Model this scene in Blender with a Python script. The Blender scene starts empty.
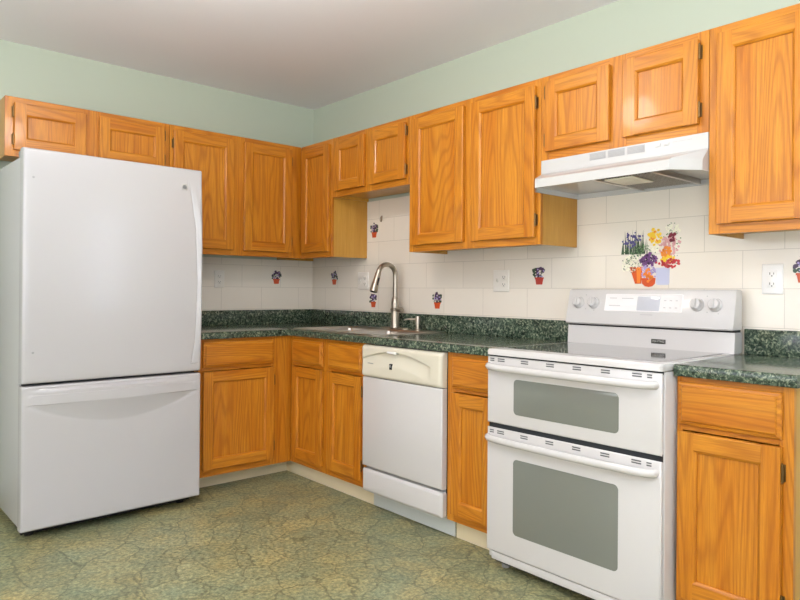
import bpy, bmesh, math, random
from mathutils import Vector, Matrix
random.seed(7)
PI = math.pi
sc = bpy.context.scene
ROLL = 0.0076
COL = sc.collection

# ------------------------------------------------------------------ camera
cam_d = bpy.data.cameras.new('camera')
cam = bpy.data.objects.new('camera', cam_d)
COL.objects.link(cam)
cam.location = (-2.7582, -4.1294, 1.1533)
cam.matrix_world = (Matrix.Translation(cam.location) @ Matrix.Rotation(-0.7245, 4, 'Z')
                    @ Matrix.Rotation(PI / 2 + 0.0016, 4, 'X') @ Matrix.Rotation(ROLL, 4, 'Z'))
cam_d.sensor_width = 36
cam_d.lens = 655.16 / 800 * 36
cam_d.shift_x = (400 - 401.985) / 800
cam_d.shift_y = (290.07 - 300) / 800
cam_d.clip_start = 0.05
sc.camera = cam

# ------------------------------------------------------------------ world, exposure
sc.view_settings.view_transform = 'Standard'
sc.view_settings.look = 'None'
sc.view_settings.gamma = 1
sc.view_settings.use_curve_mapping = False
sc.view_settings.exposure = -0.05
w = bpy.data.worlds.new('world')
sc.world = w
w.use_nodes = True
w.node_tree.nodes['Background'].inputs[0].default_value = (0.75, 0.85, 1, 1)
w.node_tree.nodes['Background'].inputs[1].default_value = 0.6

LAMP = 66.0          # emission of the ceiling lamp's shade
FILL_WIN_LEFT = 3.7       # glow of the unseen fill window added on the left wall
WIN_SIDE = 4.5       # daylight in the window on the right wall, behind the camera
FILL_WIN_FRONT = 1.5      # glow of the wide unseen window added behind the camera as fill
CEIL = 2.509

def fill_uplight(name, loc, size, watts, rgb):
    d = bpy.data.lights.new(name, 'AREA')
    d.shape = 'DISK'
    d.size = size
    d.energy = watts
    d.color = rgb
    o = bpy.data.objects.new(name, d)
    COL.objects.link(o)
    o.location = loc
    o.rotation_euler = (PI, 0, 0)
fill_uplight('fill_uplight', (-3.3, -4.5, 1.0), 0.8, 265, (.80, .91, 1))  # unseen fill light added to brighten the ceiling

# ------------------------------------------------------------------ materials
def lin(c):
    return tuple((x / 12.92 if x <= 0.04045 else ((x + 0.055) / 1.055) ** 2.4) for x in [v / 255 for v in c]) + (1,)

def mat(name, rgb, rough=0.5, metal=0.0, spec=0.5, coat=0.0, emit=None, es=0):
    m = bpy.data.materials.new(name)
    m.use_nodes = True
    b = m.node_tree.nodes['Principled BSDF']
    b.inputs['Base Color'].default_value = lin(rgb)
    b.inputs['Roughness'].default_value = rough
    b.inputs['Metallic'].default_value = metal
    b.inputs['Specular IOR Level'].default_value = spec
    b.inputs['Coat Weight'].default_value = coat
    b.inputs['Coat Roughness'].default_value = 0.08
    if emit:
        b.inputs['Emission Color'].default_value = lin(emit)
        b.inputs['Emission Strength'].default_value = es
    return m

class NT:
    """small helper to write node trees"""
    def __init__(s, m):
        s.t = m.node_tree
        s.b = s.t.nodes['Principled BSDF']
    def n(s, kind, **kw):
        nd = s.t.nodes.new(kind)
        for k, v in kw.items():
            if k.startswith('i_'):
                nd.inputs[k[2:].replace('_', ' ')].default_value = v
            else:
                setattr(nd, k, v)
        return nd
    def l(s, a, b):
        s.t.links.new(a, b)
    def math(s, op, a, b=None, c=None):
        nd = s.n('ShaderNodeMath', operation=op)
        for i, v in enumerate((a, b, c)):
            if v is None:
                continue
            if isinstance(v, (int, float)):
                nd.inputs[i].default_value = v
            else:
                s.l(v, nd.inputs[i])
        return nd.outputs[0]
    def ramp(s, fac, stops):
        r = s.n('ShaderNodeValToRGB')
        e = r.color_ramp.elements
        while len(e) < len(stops):
            e.new(0.5)
        for k, (p, c) in enumerate(stops):
            e[k].position = p
            e[k].color = c if len(c) == 4 else lin(c)
        s.l(fac, r.inputs[0])
        return r.outputs[0]
    def mix(s, fac, a, b, mode='MIX'):
        nd = s.n('ShaderNodeMix', data_type='RGBA', blend_type=mode)
        for sock, v in ((nd.inputs[0], fac), (nd.inputs[6], a), (nd.inputs[7], b)):
            if isinstance(v, (int, float)):
                sock.default_value = v
            elif isinstance(v, tuple):
                sock.default_value = v
            else:
                s.l(v, sock)
        return nd.outputs[2]

def oak(name, along, light, midc, dark, plain=False):
    m = mat(name, midc, 0.36, spec=0.4, coat=0.1)
    t = NT(m)
    tc = t.n('ShaderNodeTexCoord')
    oi = t.n('ShaderNodeObjectInfo')
    off = t.math('MULTIPLY', oi.outputs['Random'], 37.0)
    cb = t.n('ShaderNodeCombineXYZ')
    for i in range(3):
        t.l(off, cb.inputs[i])
    add = t.n('ShaderNodeVectorMath', operation='ADD')
    t.l(tc.outputs['Object'], add.inputs[0])
    t.l(cb.outputs[0], add.inputs[1])
    def scaled(across, length):
        mp = t.n('ShaderNodeMapping')
        v = [across] * 3
        v[along] = length
        mp.inputs['Scale'].default_value = v
        t.l(add.outputs[0], mp.inputs[0])
        return mp.outputs[0]
    n1 = t.n('ShaderNodeTexNoise', i_Scale=1.0, i_Detail=2.0, i_Roughness=0.45)
    t.l(scaled(4.2, 0.36), n1.inputs['Vector'])
    rings = t.math('SINE', t.math('MULTIPLY', n1.outputs[0], 200.0 if not plain else 60.0))
    rings = t.math('MULTIPLY_ADD', rings, 0.5, 0.5)
    rings = t.math('POWER', rings, 2.6)
    n2 = t.n('ShaderNodeTexNoise', i_Scale=1.0, i_Detail=3.0, i_Roughness=0.6)
    t.l(scaled(260.0, 9.0), n2.inputs['Vector'])
    n3 = t.n('ShaderNodeTexNoise', i_Scale=1.0, i_Detail=2.0)
    t.l(scaled(18.0, 1.2), n3.inputs['Vector'])
    base = t.ramp(n3.outputs[0], [(0.3, midc), (0.7, light)])
    pore = t.ramp(n2.outputs[0], [(0.38, (1, 1, 1, 1)), (0.62, (0, 0, 0, 1))])
    k = t.math('MULTIPLY', rings, 0.37 if not plain else 0.2)
    c = t.mix(k, base, lin(dark))
    c = t.mix(t.math('MULTIPLY', pore, 0.30), c, lin(dark))
    t.l(c, t.b.inputs['Base Color'])
    bp = t.n('ShaderNodeBump', i_Strength=0.08, i_Distance=0.001)
    t.l(n2.outputs[0], bp.inputs['Height'])
    t.l(bp.outputs[0], t.b.inputs['Normal'])
    return m

OAKC = ((210, 139, 40), (194, 116, 21), (134, 64, 8))
M = {}
M['oak_v'] = oak('oak_upright_grain', 2, *OAKC)
M['oak_h'] = oak('oak_level_grain', 0, *OAKC)
M['oak_ply'] = oak('oak_veneer', 2, (206, 154, 66), (196, 142, 54), (168, 112, 36), True)
M['white'] = mat('white_enamel', (205, 201, 198), 0.16, coat=0.3)
M['fridge'] = mat('white_fridge_enamel', (184, 181, 181), 0.2, coat=0.2)
M['hoodw'] = mat('white_hood_enamel', (196, 193, 189), 0.22, coat=0.2)
M['almond'] = mat('almond_plastic', (214, 207, 188), 0.35)
M['dark'] = mat('dark_rubber', (22, 22, 22), 0.7)
M['gap'] = mat('dark_gap', (30, 34, 38), 0.8)
M['grey'] = mat('grey_plastic', (150, 150, 148), 0.4)
M['print'] = mat('grey_print', (178, 174, 172), 0.5)
M['display'] = mat('pale_display', (196, 196, 202), 0.12)
M['panelw'] = mat('console_panel', (236, 232, 230), 0.2)
M['chrome'] = mat('chrome', (205, 205, 205), 0.15, 1.0)
M['nickel'] = mat('brushed_nickel', (176, 167, 153), 0.34, 1.0)
M['steel'] = mat('stainless_steel', (196, 190, 182), 0.28, 1.0)
M['brass'] = mat('antique_brass', (120, 92, 54), 0.4, 0.8)
M['ovenglass'] = mat('oven_door_glass', (120, 122, 114), 0.12, spec=0.7, coat=0.6)
M['cooktop'] = mat('ceramic_glass', (120, 116, 114), 0.05, spec=0.9, coat=0.6)
M['slotgrey'] = mat('vent_slot_grey', (92, 92, 90), 0.6)
M['lens'] = mat('lamp_lens', (226, 216, 190), 0.3)
M['filter'] = mat('aluminium_filter', (120, 114, 104), 0.45, 0.8)
M['plate'] = mat('outlet_plate', (228, 222, 212), 0.3)
M['platew'] = mat('outlet_plate_white', (240, 238, 236), 0.25)
M['slot'] = mat('outlet_slot', (60, 54, 48), 0.6)
M['badge'] = mat('badge_dark', (72, 70, 66), 0.3, 0.3)
M['badgel'] = mat('badge_grey', (176, 174, 168), 0.35)
M['terracotta'] = mat('printed_terracotta', (206, 82, 36), 0.3)
M['terracotta_l'] = mat('printed_orange', (232, 130, 48), 0.3)
M['redpot'] = mat('printed_red_pot', (190, 60, 48), 0.3)
M['bluepot'] = mat('printed_pale_blue', (190, 192, 214), 0.3)
M['leafd'] = mat('printed_dark_green', (58, 82, 56), 0.3)
M['leaf'] = mat('printed_green', (104, 134, 92), 0.3)
M['iris'] = mat('printed_iris_blue', (82, 74, 128), 0.3)
M['purple'] = mat('printed_purple', (118, 74, 128), 0.3)
M['plum'] = mat('printed_plum', (70, 44, 76), 0.3)
M['lilac'] = mat('printed_lilac', (172, 154, 204), 0.3)
M['yellow'] = mat('printed_yellow', (238, 196, 48), 0.3)
M['orange'] = mat('printed_marigold', (230, 134, 44), 0.3)
M['red'] = mat('printed_red', (196, 58, 62), 0.3)
M['maroon'] = mat('printed_maroon', (122, 30, 52), 0.3)
M['pink'] = mat('printed_pink', (214, 160, 160), 0.3)
M['cream'] = mat('printed_cream', (236, 232, 208), 0.3)
M['trimw'] = mat('white_trim', (232, 230, 224), 0.4)
M['vinylbase'] = mat('cream_vinyl_toe', (226, 212, 178), 0.45)
M['toemetal'] = mat('painted_toe_metal', (200, 204, 200), 0.4)
M['lampglass'] = mat('frosted_lamp_glass', (255, 248, 235), 0.4, emit=(255, 246, 238), es=LAMP)
M['sky_s'] = mat('daylight_pane_side', (230, 240, 255), 0.2, emit=(226, 236, 255), es=WIN_SIDE)
M['fill_l'] = mat('fill_pane_left', (230, 240, 255), 0.2, emit=(240, 240, 248), es=FILL_WIN_LEFT)
M['fill_f'] = mat('fill_pane_front', (230, 240, 255), 0.2, emit=(232, 238, 255), es=FILL_WIN_FRONT)

def paint(name, rgb, bump=0.02):
    m = mat(name, rgb, 0.55, spec=0.3)
    t = NT(m)
    tc = t.n('ShaderNodeTexCoord')
    n = t.n('ShaderNodeTexNoise', i_Scale=180.0, i_Detail=3.0)
    t.l(tc.outputs['Object'], n.inputs['Vector'])
    bp = t.n('ShaderNodeBump', i_Strength=bump * 4, i_Distance=0.001)
    t.l(n.outputs[0], bp.inputs['Height'])
    t.l(bp.outputs[0], t.b.inputs['Normal'])
    return m
M['wall'] = paint('sage_wall_paint', (182, 190, 172))
M['beige'] = paint('beige_wall_paint', (226, 204, 182))
M['ceiling'] = paint('ceiling_paint', (234, 230, 233))

def tile_mat():
    m = mat('cream_wall_tile', (226, 218, 206), 0.18, coat=0.2)
    t = NT(m)
    tc = t.n('ShaderNodeTexCoord')
    br = t.n('ShaderNodeTexBrick', offset=0.5, offset_frequency=2)
    br.inputs['Color1'].default_value = lin((234, 225, 211))
    br.inputs['Color2'].default_value = lin((230, 221, 207))
    br.inputs['Mortar'].default_value = lin((200, 191, 177))
    br.inputs['Scale'].default_value = 1.0
    br.inputs['Mortar Size'].default_value = 0.0013
    br.inputs['Mortar Smooth'].default_value = 0.3
    br.inputs['Brick Width'].default_value = 0.3048
    br.inputs['Row Height'].default_value = 0.1524
    sp = t.n('ShaderNodeSeparateXYZ')
    t.l(tc.outputs['Object'], sp.inputs[0])
    cb = t.n('ShaderNodeCombineXYZ')
    t.l(t.math('ADD', sp.outputs[0], 30.48 - 2.462), cb.inputs[0])
    t.l(t.math('ADD', sp.outputs[2], 1.524 - 1.021), cb.inputs[1])
    t.l(cb.outputs[0], br.inputs['Vector'])
    t.l(br.outputs['Color'], t.b.inputs['Base Color'])
    bp = t.n('ShaderNodeBump', i_Strength=0.4, i_Distance=0.001, invert=True)
    t.l(br.outputs['Fac'], bp.inputs['Height'])
    t.l(bp.outputs[0], t.b.inputs['Normal'])
    return m
M['tile'] = tile_mat()

def counter_mat():
    m = mat('green_laminate', (48, 66, 56), 0.16, spec=0.5)
    t = NT(m)
    tc = t.n('ShaderNodeTexCoord')
    n1 = t.n('ShaderNodeTexNoise', i_Scale=75.0, i_Detail=6.0, i_Roughness=0.62, i_Distortion=0.8)
    n2 = t.n('ShaderNodeTexNoise', i_Scale=20.0, i_Detail=3.0)
    n3 = t.n('ShaderNodeTexNoise', i_Scale=85.0, i_Detail=4.0, i_Distortion=1.2)
    for n in (n1, n2, n3):
        t.l(tc.outputs['Object'], n.inputs['Vector'])
    c = t.ramp(n1.outputs[0], [(0.36, (28, 40, 33)), (0.46, (48, 64, 52)), (0.545, (82, 98, 80)), (0.64, (146, 152, 126))])
    d = t.ramp(n2.outputs[0], [(0.38, (0.75, 0.75, 0.75, 1)), (0.62, (1.1, 1.1, 1.1, 1))])
    c = t.mix(1.0, c, d, 'MULTIPLY')
    s = t.ramp(n3.outputs[0], [(0.62, (0, 0, 0, 1)), (0.68, (1, 1, 1, 1))])
    c = t.mix(t.math('MULTIPLY', s, 0.5), c, lin((176, 178, 158)))
    t.l(c, t.b.inputs['Base Color'])
    return m
M['counter'] = counter_mat()

def floor_mat():
    m = mat('stone_pattern_vinyl', (126, 126, 92), 0.42, spec=0.4)
    t = NT(m)
    tc = t.n('ShaderNodeTexCoord')
    mp = t.n('ShaderNodeMapping')
    mp.inputs['Rotation'].default_value = (0, 0, 0.5)
    t.l(tc.outputs['Object'], mp.inputs[0])
    wob = t.n('ShaderNodeTexNoise', i_Scale=14.0, i_Detail=3.0)
    t.l(mp.outputs[0], wob.inputs['Vector'])
    sc_ = t.n('ShaderNodeVectorMath', operation='SCALE')
    sc_.inputs['Scale'].default_value = 0.06
    t.l(wob.outputs['Color'], sc_.inputs[0])
    ad = t.n('ShaderNodeVectorMath', operation='ADD')
    t.l(mp.outputs[0], ad.inputs[0])
    t.l(sc_.outputs[0], ad.inputs[1])
    ve = t.n('ShaderNodeTexVoronoi', feature='DISTANCE_TO_EDGE', i_Scale=6.4)
    vc = t.n('ShaderNodeTexVoronoi', feature='F1', i_Scale=6.4)
    for v in (ve, vc):
        t.l(ad.outputs[0], v.inputs['Vector'])
    n1 = t.n('ShaderNodeTexNoise', i_Scale=5.0, i_Detail=5.0, i_Roughness=0.6)
    n2 = t.n('ShaderNodeTexNoise', i_Scale=60.0, i_Detail=4.0, i_Roughness=0.7)
    n3 = t.n('ShaderNodeTexNoise', i_Scale=30.0, i_Detail=5.0, i_Roughness=0.7, i_Distortion=1.5)
    for n in (n1, n2, n3):
        t.l(mp.outputs[0], n.inputs['Vector'])
    base = t.ramp(n1.outputs[0], [(0.32, (132, 140, 114)), (0.5, (146, 144, 110)), (0.68, (162, 150, 106))])
    sp = t.n('ShaderNodeSeparateColor')
    t.l(vc.outputs['Color'], sp.inputs[0])
    tone = t.ramp(sp.outputs[0], [(0.0, (0.84, 0.87, 0.85, 1)), (1.0, (1.1, 1.08, 1.02, 1))])
    base = t.mix(1.0, base, tone, 'MULTIPLY')
    fleck = t.ramp(n2.outputs[0], [(0.36, (0.5, 0.55, 0.5, 1)), (0.5, (1, 1, 1, 1)), (0.64, (1.6, 1.55, 1.45, 1))])
    base = t.mix(0.9, base, fleck, 'MULTIPLY')
    vein = t.ramp(n3.outputs[0], [(0.45, (1, 1, 1, 1)), (0.5, (0.5, 0.52, 0.46, 1)), (0.55, (1, 1, 1, 1))])
    base = t.mix(0.5, base, vein, 'MULTIPLY')
    line = t.ramp(ve.outputs['Distance'], [(0.008, (1, 1, 1, 1)), (0.026, (0, 0, 0, 1))])
    c = t.mix(t.math('MULTIPLY', line, 0.62), base, lin((84, 86, 62)))
    t.l(c, t.b.inputs['Base Color'])
    bp = t.n('ShaderNodeBump', i_Strength=0.25, i_Distance=0.002)
    t.l(n3.outputs[0], bp.inputs['Height'])
    t.l(bp.outputs[0], t.b.inputs['Normal'])
    return m
M['floor'] = floor_mat()

# ------------------------------------------------------------------ mesh helpers
class MB:
    def __init__(s):
        s.v, s.f, s.m = [], [], []
    def add(s, vs, fs, m=0):
        o = len(s.v)
        s.v += [tuple(p) for p in vs]
        for f in fs:
            s.f.append([i + o for i in f])
            s.m.append(m)
        return s
    def box(s, x0, x1, y0, y1, z0, z1, bev=0.0, m=0, seg=2):
        if bev <= 0:
            vs = [(x, y, z) for x in (x0, x1) for y in (y0, y1) for z in (z0, z1)]
            fs = [(0, 1, 3, 2), (4, 6, 7, 5), (0, 4, 5, 1), (2, 3, 7, 6), (0, 2, 6, 4), (1, 5, 7, 3)]
            return s.add(vs, fs, m)
        b = bmesh.new()
        bmesh.ops.create_cube(b, size=1)
        for v in b.verts:
            v.co = Vector(((x0 + x1) / 2 + v.co.x * abs(x1 - x0), (y0 + y1) / 2 + v.co.y * abs(y1 - y0), (z0 + z1) / 2 + v.co.z * abs(z1 - z0)))
        bmesh.ops.bevel(b, geom=list(b.edges), offset=bev, segments=seg, profile=0.5, affect='EDGES')
        b.verts.index_update()
        s.add([v.co.copy() for v in b.verts], [[v.index for v in f.verts] for f in b.faces], m)
        b.free()
        return s
    def prism(s, prof, axis, a, b, m=0):
        """prof: 2-D outline in the two other axes (in xyz order), swept from a to b along axis"""
        n = len(prof)
        def pt(p, t):
            q = list(p)
            q.insert(axis, t)
            return q
        vs = [pt(p, a) for p in prof] + [pt(p, b) for p in prof]
        fs = [(i, (i + 1) % n, n + (i + 1) % n, n + i) for i in range(n)]
        fs += [list(range(n))[::-1], list(range(n, 2 * n))]
        return s.add(vs, fs, m)
    def loft(s, rings, m=0, cap=True):
        n = len(rings[0])
        vs = [p for r in rings for p in r]
        fs = []
        for k in range(len(rings) - 1):
            for i in range(n):
                j = (i + 1) % n
                fs.append((k * n + i, k * n + j, (k + 1) * n + j, (k + 1) * n + i))
        if cap:
            fs.append(list(range(n))[::-1])
            fs.append([(len(rings) - 1) * n + i for i in range(n)])
        return s.add(vs, fs, m)
    def rings(s, x0, x1, z0, z1, seq, m=0, rad=0.0, seg=4):
        """rectangular rings facing -y; seq = [(inset, y), ...] back to front, last one capped"""
        R = []
        for ins, y in seq:
            a, b, c, d = x0 + ins, x1 - ins, z0 + ins, z1 - ins
            r = max(rad - ins, 0.0) if rad else 0
            if rad:
                r = max(r, 0.001)
                pts = []
                for (cx, cz, st) in ((b - r, c + r, -PI / 2), (b - r, d - r, 0), (a + r, d - r, PI / 2), (a + r, c + r, PI)):
                    for k in range(seg + 1):
                        t = st + PI / 2 * k / seg
                        pts.append((cx + r * math.cos(t), y, cz + r * math.sin(t)))
                R.append(pts)
            else:
                R.append([(a, y, c), (b, y, c), (b, y, d), (a, y, d)])
        return s.loft(R, m)
    def tube(s, path, r, seg=12, m=0, squash=None):
        P = [Vector(p) for p in path]
        n = len(P)
        rr = r if isinstance(r, (list, tuple)) else [r] * n
        R = []
        up = None
        for i in range(n):
            t = (P[min(i + 1, n - 1)] - P[max(i - 1, 0)]).normalized()
            if up is None:
                up = Vector((0, 0, 1)) if abs(t.z) < 0.9 else Vector((0, 1, 0))
            a = t.cross(up).normalized()
            b = a.cross(t).normalized()
            up = b
            sa, sb = squash or (1, 1)
            R.append([P[i] + (a * math.cos(2 * PI * k / seg) * sa + b * math.sin(2 * PI * k / seg) * sb) * rr[i] for k in range(seg)])
        return s.loft(R, m)
    def lathe(s, prof, c, axis=2, seg=24, m=0):
        """prof: [(r, h)...] about the axis through c"""
        R = []
        for r, h in prof:
            r = max(r, 1e-4)
            ring = []
            for k in range(seg):
                t = 2 * PI * k / seg
                q = [r * math.cos(t), r * math.sin(t)]
                q.insert(axis, h)
                ring.append((c[0] + q[0], c[1] + q[1], c[2] + q[2]))
            R.append(ring)
        return s.loft(R, m)
    def field(s, xs, zs, fn, yb, m=0):
        """a slab whose front (-y) is y = fn(x, z) over a grid, closed at the back plane yb"""
        nx, nz = len(xs), len(zs)
        vs = [(x, fn(x, z), z) for z in zs for x in xs]
        idx = lambda i, j: j * nx + i
        fs = [(idx(i, j), idx(i + 1, j), idx(i + 1, j + 1), idx(i, j + 1)) for j in range(nz - 1) for i in range(nx - 1)]
        rim = [(i, 0) for i in range(nx)] + [(nx - 1, j) for j in range(1, nz)] + [(i, nz - 1) for i in range(nx - 2, -1, -1)] + [(0, j) for j in range(nz - 2, 0, -1)]
        o = len(vs)
        vs += [(xs[i], yb, zs[j]) for i, j in rim]
        n = len(rim)
        for k in range(n):
            k2 = (k + 1) % n
            fs.append((idx(*rim[k2]), idx(*rim[k]), o + k, o + k2))
        fs.append([o + k for k in range(n)][::-1])
        return s.add(vs, fs, m)
    def build(s, name, mats, parent=None, smooth=35, label=None):
        me = bpy.data.meshes.new(name)
        me.from_pydata(s.v, [], s.f)
        for x in (mats if isinstance(mats, (list, tuple)) else [mats]):
            me.materials.append(M[x] if isinstance(x, str) else x)
        for p, i in zip(me.polygons, s.m):
            p.material_index = i
        b = bmesh.new()
        b.from_mesh(me)
        bmesh.ops.recalc_face_normals(b, faces=b.faces)
        b.to_mesh(me)
        b.free()
        if smooth:
            me.shade_smooth()
            me.set_sharp_from_angle(angle=math.radians(smooth))
        o = bpy.data.objects.new(name, me)
        COL.objects.link(o)
        if parent:
            o.parent = parent
        if label:
            o['label'] = label
        return o

def thing(name, label, cat, loc=(0, 0, 0), rz=0.0, group=None):
    o = bpy.data.objects.new(name, None)
    o.empty_display_size = 0.1
    COL.objects.link(o)
    o.location = loc
    o.rotation_euler = (0, 0, rz)
    o['label'] = label
    o['category'] = cat
    if group:
        o['group'] = group
    return o

def struct(name, mb, m, rz=0.0, smooth=0):
    o = mb.build(name, m, None, smooth)
    o.rotation_euler = (0, 0, rz)
    o['kind'] = 'structure'
    return o

WB = -PI / 2      # things on the right wall: local x runs along the wall away from the corner, local -y into the room

# ------------------------------------------------------------------ room
X0, Y0 = -4.7, -7.0
struct('floor', MB().box(X0, 0, Y0, 0, -0.06, 0), 'floor')
struct('ceiling', MB().box(X0, 0, Y0, 0, CEIL, CEIL + 0.06), 'ceiling')
struct('wall_back', MB().box(X0 - .1, 0.1, 0, 0.1, -0.06, CEIL + .06), 'wall')
struct('wall_right', MB().box(0, 0.1, Y0 - .1, 0, -0.06, CEIL + .06), 'wall')
struct('wall_left', MB().box(X0 - .1, X0, Y0 - .1, 0, -0.06, CEIL + .06), 'beige')
struct('wall_front', MB().box(X0, 0, Y0 - .1, Y0, -0.06, CEIL + .06), 'wall')
TT = 0.006
struct('trim_1', MB().box(-1.30, 0, -TT, 0, 0.9, 1.3705), 'tile')
struct('trim_2', MB().box(TT, 3.46, -TT, 0, 0.9, 1.752), 'tile', WB)
struct('baseboard_left', MB().box(X0, X0 + .014, Y0, 0, 0, .09), 'trimw')
struct('baseboard_front', MB().box(X0 + .014, 0, Y0, Y0 + .014, 0, .09), 'trimw')

def window(name, x0, x1, z0, z1, loc, rz, pane):
    mb = MB()
    t = 0.07
    mb.box(x0 - t, x0, -.03, 0, z0 - t, z1 + t, .004).box(x1, x1 + t, -.03, 0, z0 - t, z1 + t, .004)
    mb.box(x0, x1, -.03, 0, z1, z1 + t, .004).box(x0, x1, -.045, 0, z0 - t, z0, .004)
    mb.box((x0 + x1) / 2 - .02, (x0 + x1) / 2 + .02, -.025, 0, z0, z1, .003)
    o = mb.build(name, 'trimw')
    o.location = loc
    o.rotation_euler = (0, 0, rz)
    o['kind'] = 'structure'
    MB().box(x0, x1, -.012, 0, z0, z1).build('window_pane', pane, o)
    return o
window('window_1', 5.3, 6.5, 0.9, 2.1, (0, 0, 0), WB, 'sky_s')
window('fill_window_3', -3.2, -1.2, 0.7, 2.1, (X0, 0, 0), PI / 2, 'fill_l')  # unseen window added to light the range and the right wall
window('fill_window_2', 1.4, 3.9, 0.6, 2.1, (0, Y0, 0), PI, 'fill_f')  # unseen window added for soft fill from behind the camera

def pendant(label, x, y):
    lt = thing('ceiling_light', label, 'lamp', (x, y, CEIL))
    MB().lathe([(0, 0), (.07, 0), (.07, -.012), (.05, -.022), (0, -.022)], (0, 0, 0)).build('lamp_base', 'trimw', lt)
    MB().lathe([(0, -.02), (.012, -.02), (.012, -.105), (.03, -.11), (.03, -.125), (0, -.125)], (0, 0, 0)).build('stem', 'trimw', lt)
    pr = [(.1 * math.sin(PI * k / 16), -.21 + .1 * math.cos(PI * k / 16)) for k in range(17)]
    MB().lathe(pr, (0, 0, 0), seg=32).build('globe', 'lampglass', lt)
pendant('frosted globe ceiling lamp over the kitchen floor nearest the cabinets', -1.75, -2.0)

# ------------------------------------------------------------------ cabinets
FT = 0.019      # face frame and door thickness
SW = 0.055      # stile width of a door

def stile_prof(x0, x1, yb, yf, out):
    """cross-section of a door stile in (x, y): eased outer edge, sloped inner edge. out = -1 when the outer edge is x0"""
    e, c, d = .004, .009, .007
    if out < 0:
        return [(x0, yb), (x0, yf + e), (x0 + e * .3, yf + e * .3), (x0 + e, yf), (x1, yf), (x1 + c * .35, yf + d * .25), (x1 + c, yf + d), (x1 + c, yb)]
    return [(x1, yb), (x1, yf + e), (x1 - e * .3, yf + e * .3), (x1 - e, yf), (x0, yf), (x0 - c * .35, yf + d * .25), (x0 - c, yf + d), (x0 - c, yb)]

def hinge(door, x, z, yf, side):
    """exposed wrap hinge: leaf on the face frame, knuckle at the door's edge"""
    mb = MB()
    a, b = (x + .0005, x + .009) if side > 0 else (x - .009, x - .0005)
    mb.box(a, b, yf - .003, yf - .0002, z - .026, z + .026, .001)
    c = x + side * .003
    mb.lathe([(.0, -.027), (.0045, -.026), (.0045, .026), (0, .027)], (c, yf - .014, z), seg=10)
    mb.lathe([(.0, -.032), (.0028, -.031), (.0028, .031), (0, .032)], (c, yf - .014, z), seg=8)
    return mb.build('hinge', 'brass', door, label='dark brass hinge')

def door(p, x0, x1, z0, z1, yf, side=None, sw=SW):
    yb, y = yf - .0025, yf - .0025 - FT
    mb = MB()
    mb.prism(stile_prof(x0, x0 + sw, yb, y, -1), 2, z0, z1, 0)
    mb.prism(stile_prof(x1 - sw, x1, yb, y, 1), 2, z0, z1, 0)
    def rail(za, zb, out):
        pr = [(q[1], q[0]) for q in stile_prof(za, zb, yb, y - .0008, out)]
        mb.prism(pr, 0, x0 + sw + .0002, x1 - sw - .0002, 1)
    rail(z0, z0 + sw, -1)
    rail(z1 - sw, z1, 1)
    o = mb.build('door', ['oak_v', 'oak_h'], p, 0)
    i = sw + .0075
    pm = MB()
    pm.rings(x0 + i, x1 - i, z0 + i, z1 - i, [(0, yb - .001), (0, y + .0125), (.002, y + .0125)])
    pm.build('door_panel', 'oak_v', o, 0)
    if side:
        for zz in (z0 + .078, z1 - .078) if z1 - z0 > .4 else (z0 + .052, z1 - .045):
            hinge(o, x1 if side > 0 else x0, zz, yf, side)
    return o

def drawer(p, x0, x1, z0, z1, yf):
    y = yf - .0025 - FT
    mb = MB()
    mb.rings(x0, x1, z0, z1, [(0, yf - .0025), (0, y + .011), (.003, y + .008), (.012, y + .006), (.015, y + .001), (.018, y), (.02, y)])
    return mb.build('drawer', 'oak_h', p, 0)

def face_frame(p, x0, x1, z0, z1, yf, stiles, rails):
    """stiles: [(xa, xb)] full height; rails: [(za, zb, [(xa, xb)...])]"""
    mb = MB()
    for a, b in stiles:
        mb.box(a, b, yf, yf + FT, z0, z1, .0008, 0, 1)
    for za, zb, spans in rails:
        for a, b in spans:
            mb.box(a, b, yf + .0004, yf + FT, za, zb, .0006, 1, 1)
    return mb.build('face_frame', ['oak_v', 'oak_h'], p)

def carcass(p, x0, x1, yf, yb, z0, z1, bottom_up=.02, top=True, t=.012, name='carcass'):
    a = yf + FT + .0004
    mb = MB()
    mb.box(x0, x0 + t, a, yb, z0, z1).box(x1 - t, x1, a, yb, z0, z1)
    mb.box(x0 + t, x1 - t, a, yb, z0 + bottom_up, z0 + bottom_up + t)
    mb.box(x0 + t, x1 - t, yb - .005, yb, z0 + bottom_up + t, z1)
    if top:
        mb.box(x0 + t, x1 - t, a, yb - .005, z1 - t, z1)
    return mb.build(name, 'oak_ply', p)

UB, UT = 1.372, 2.133
def wall_cabinet(name, label, wall, x0, x1, z0, z1, doors, group='oak wall cabinets', ud=.3007, fx0=None, back=-.0085):
    """doors: [(x0, x1, hinge side)]"""
    yf = -ud
    rz = WB if wall == 'B' else 0
    c = (x0 + x1) / 2
    base = (0, -c, z0) if wall == 'B' else (c, 0, z0)
    p = thing(name, label, 'cabinet', base, rz, group)
    L = lambda v: v - c
    h = z1 - z0
    carcass(p, L(x0) + .0008, L(x1) - .0008, yf, back, 0, h)
    fa = L(fx0 if fx0 is not None else x0) + .0006
    fb = L(x1) - .0006
    st, gaps = [], []
    edge = fa
    ds = [(L(d[0]), L(d[1]), d[2]) for d in doors]
    lap = .010
    st.append((fa, ds[0][0] + lap))
    for k in range(len(ds) - 1):
        st.append((ds[k][1] - lap, ds[k + 1][0] + lap))
    st.append((ds[-1][1] - lap, fb))
    spans = [(st[k][1], st[k + 1][0]) for k in range(len(st) - 1)]
    face_frame(p, fa, fb, 0, h, yf, st, [(0, .045, spans), (h - .042, h, spans)])
    for a, b, s in ds:
        door(p, a, b, .035, h - .032, yf, s)
    return p

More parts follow.
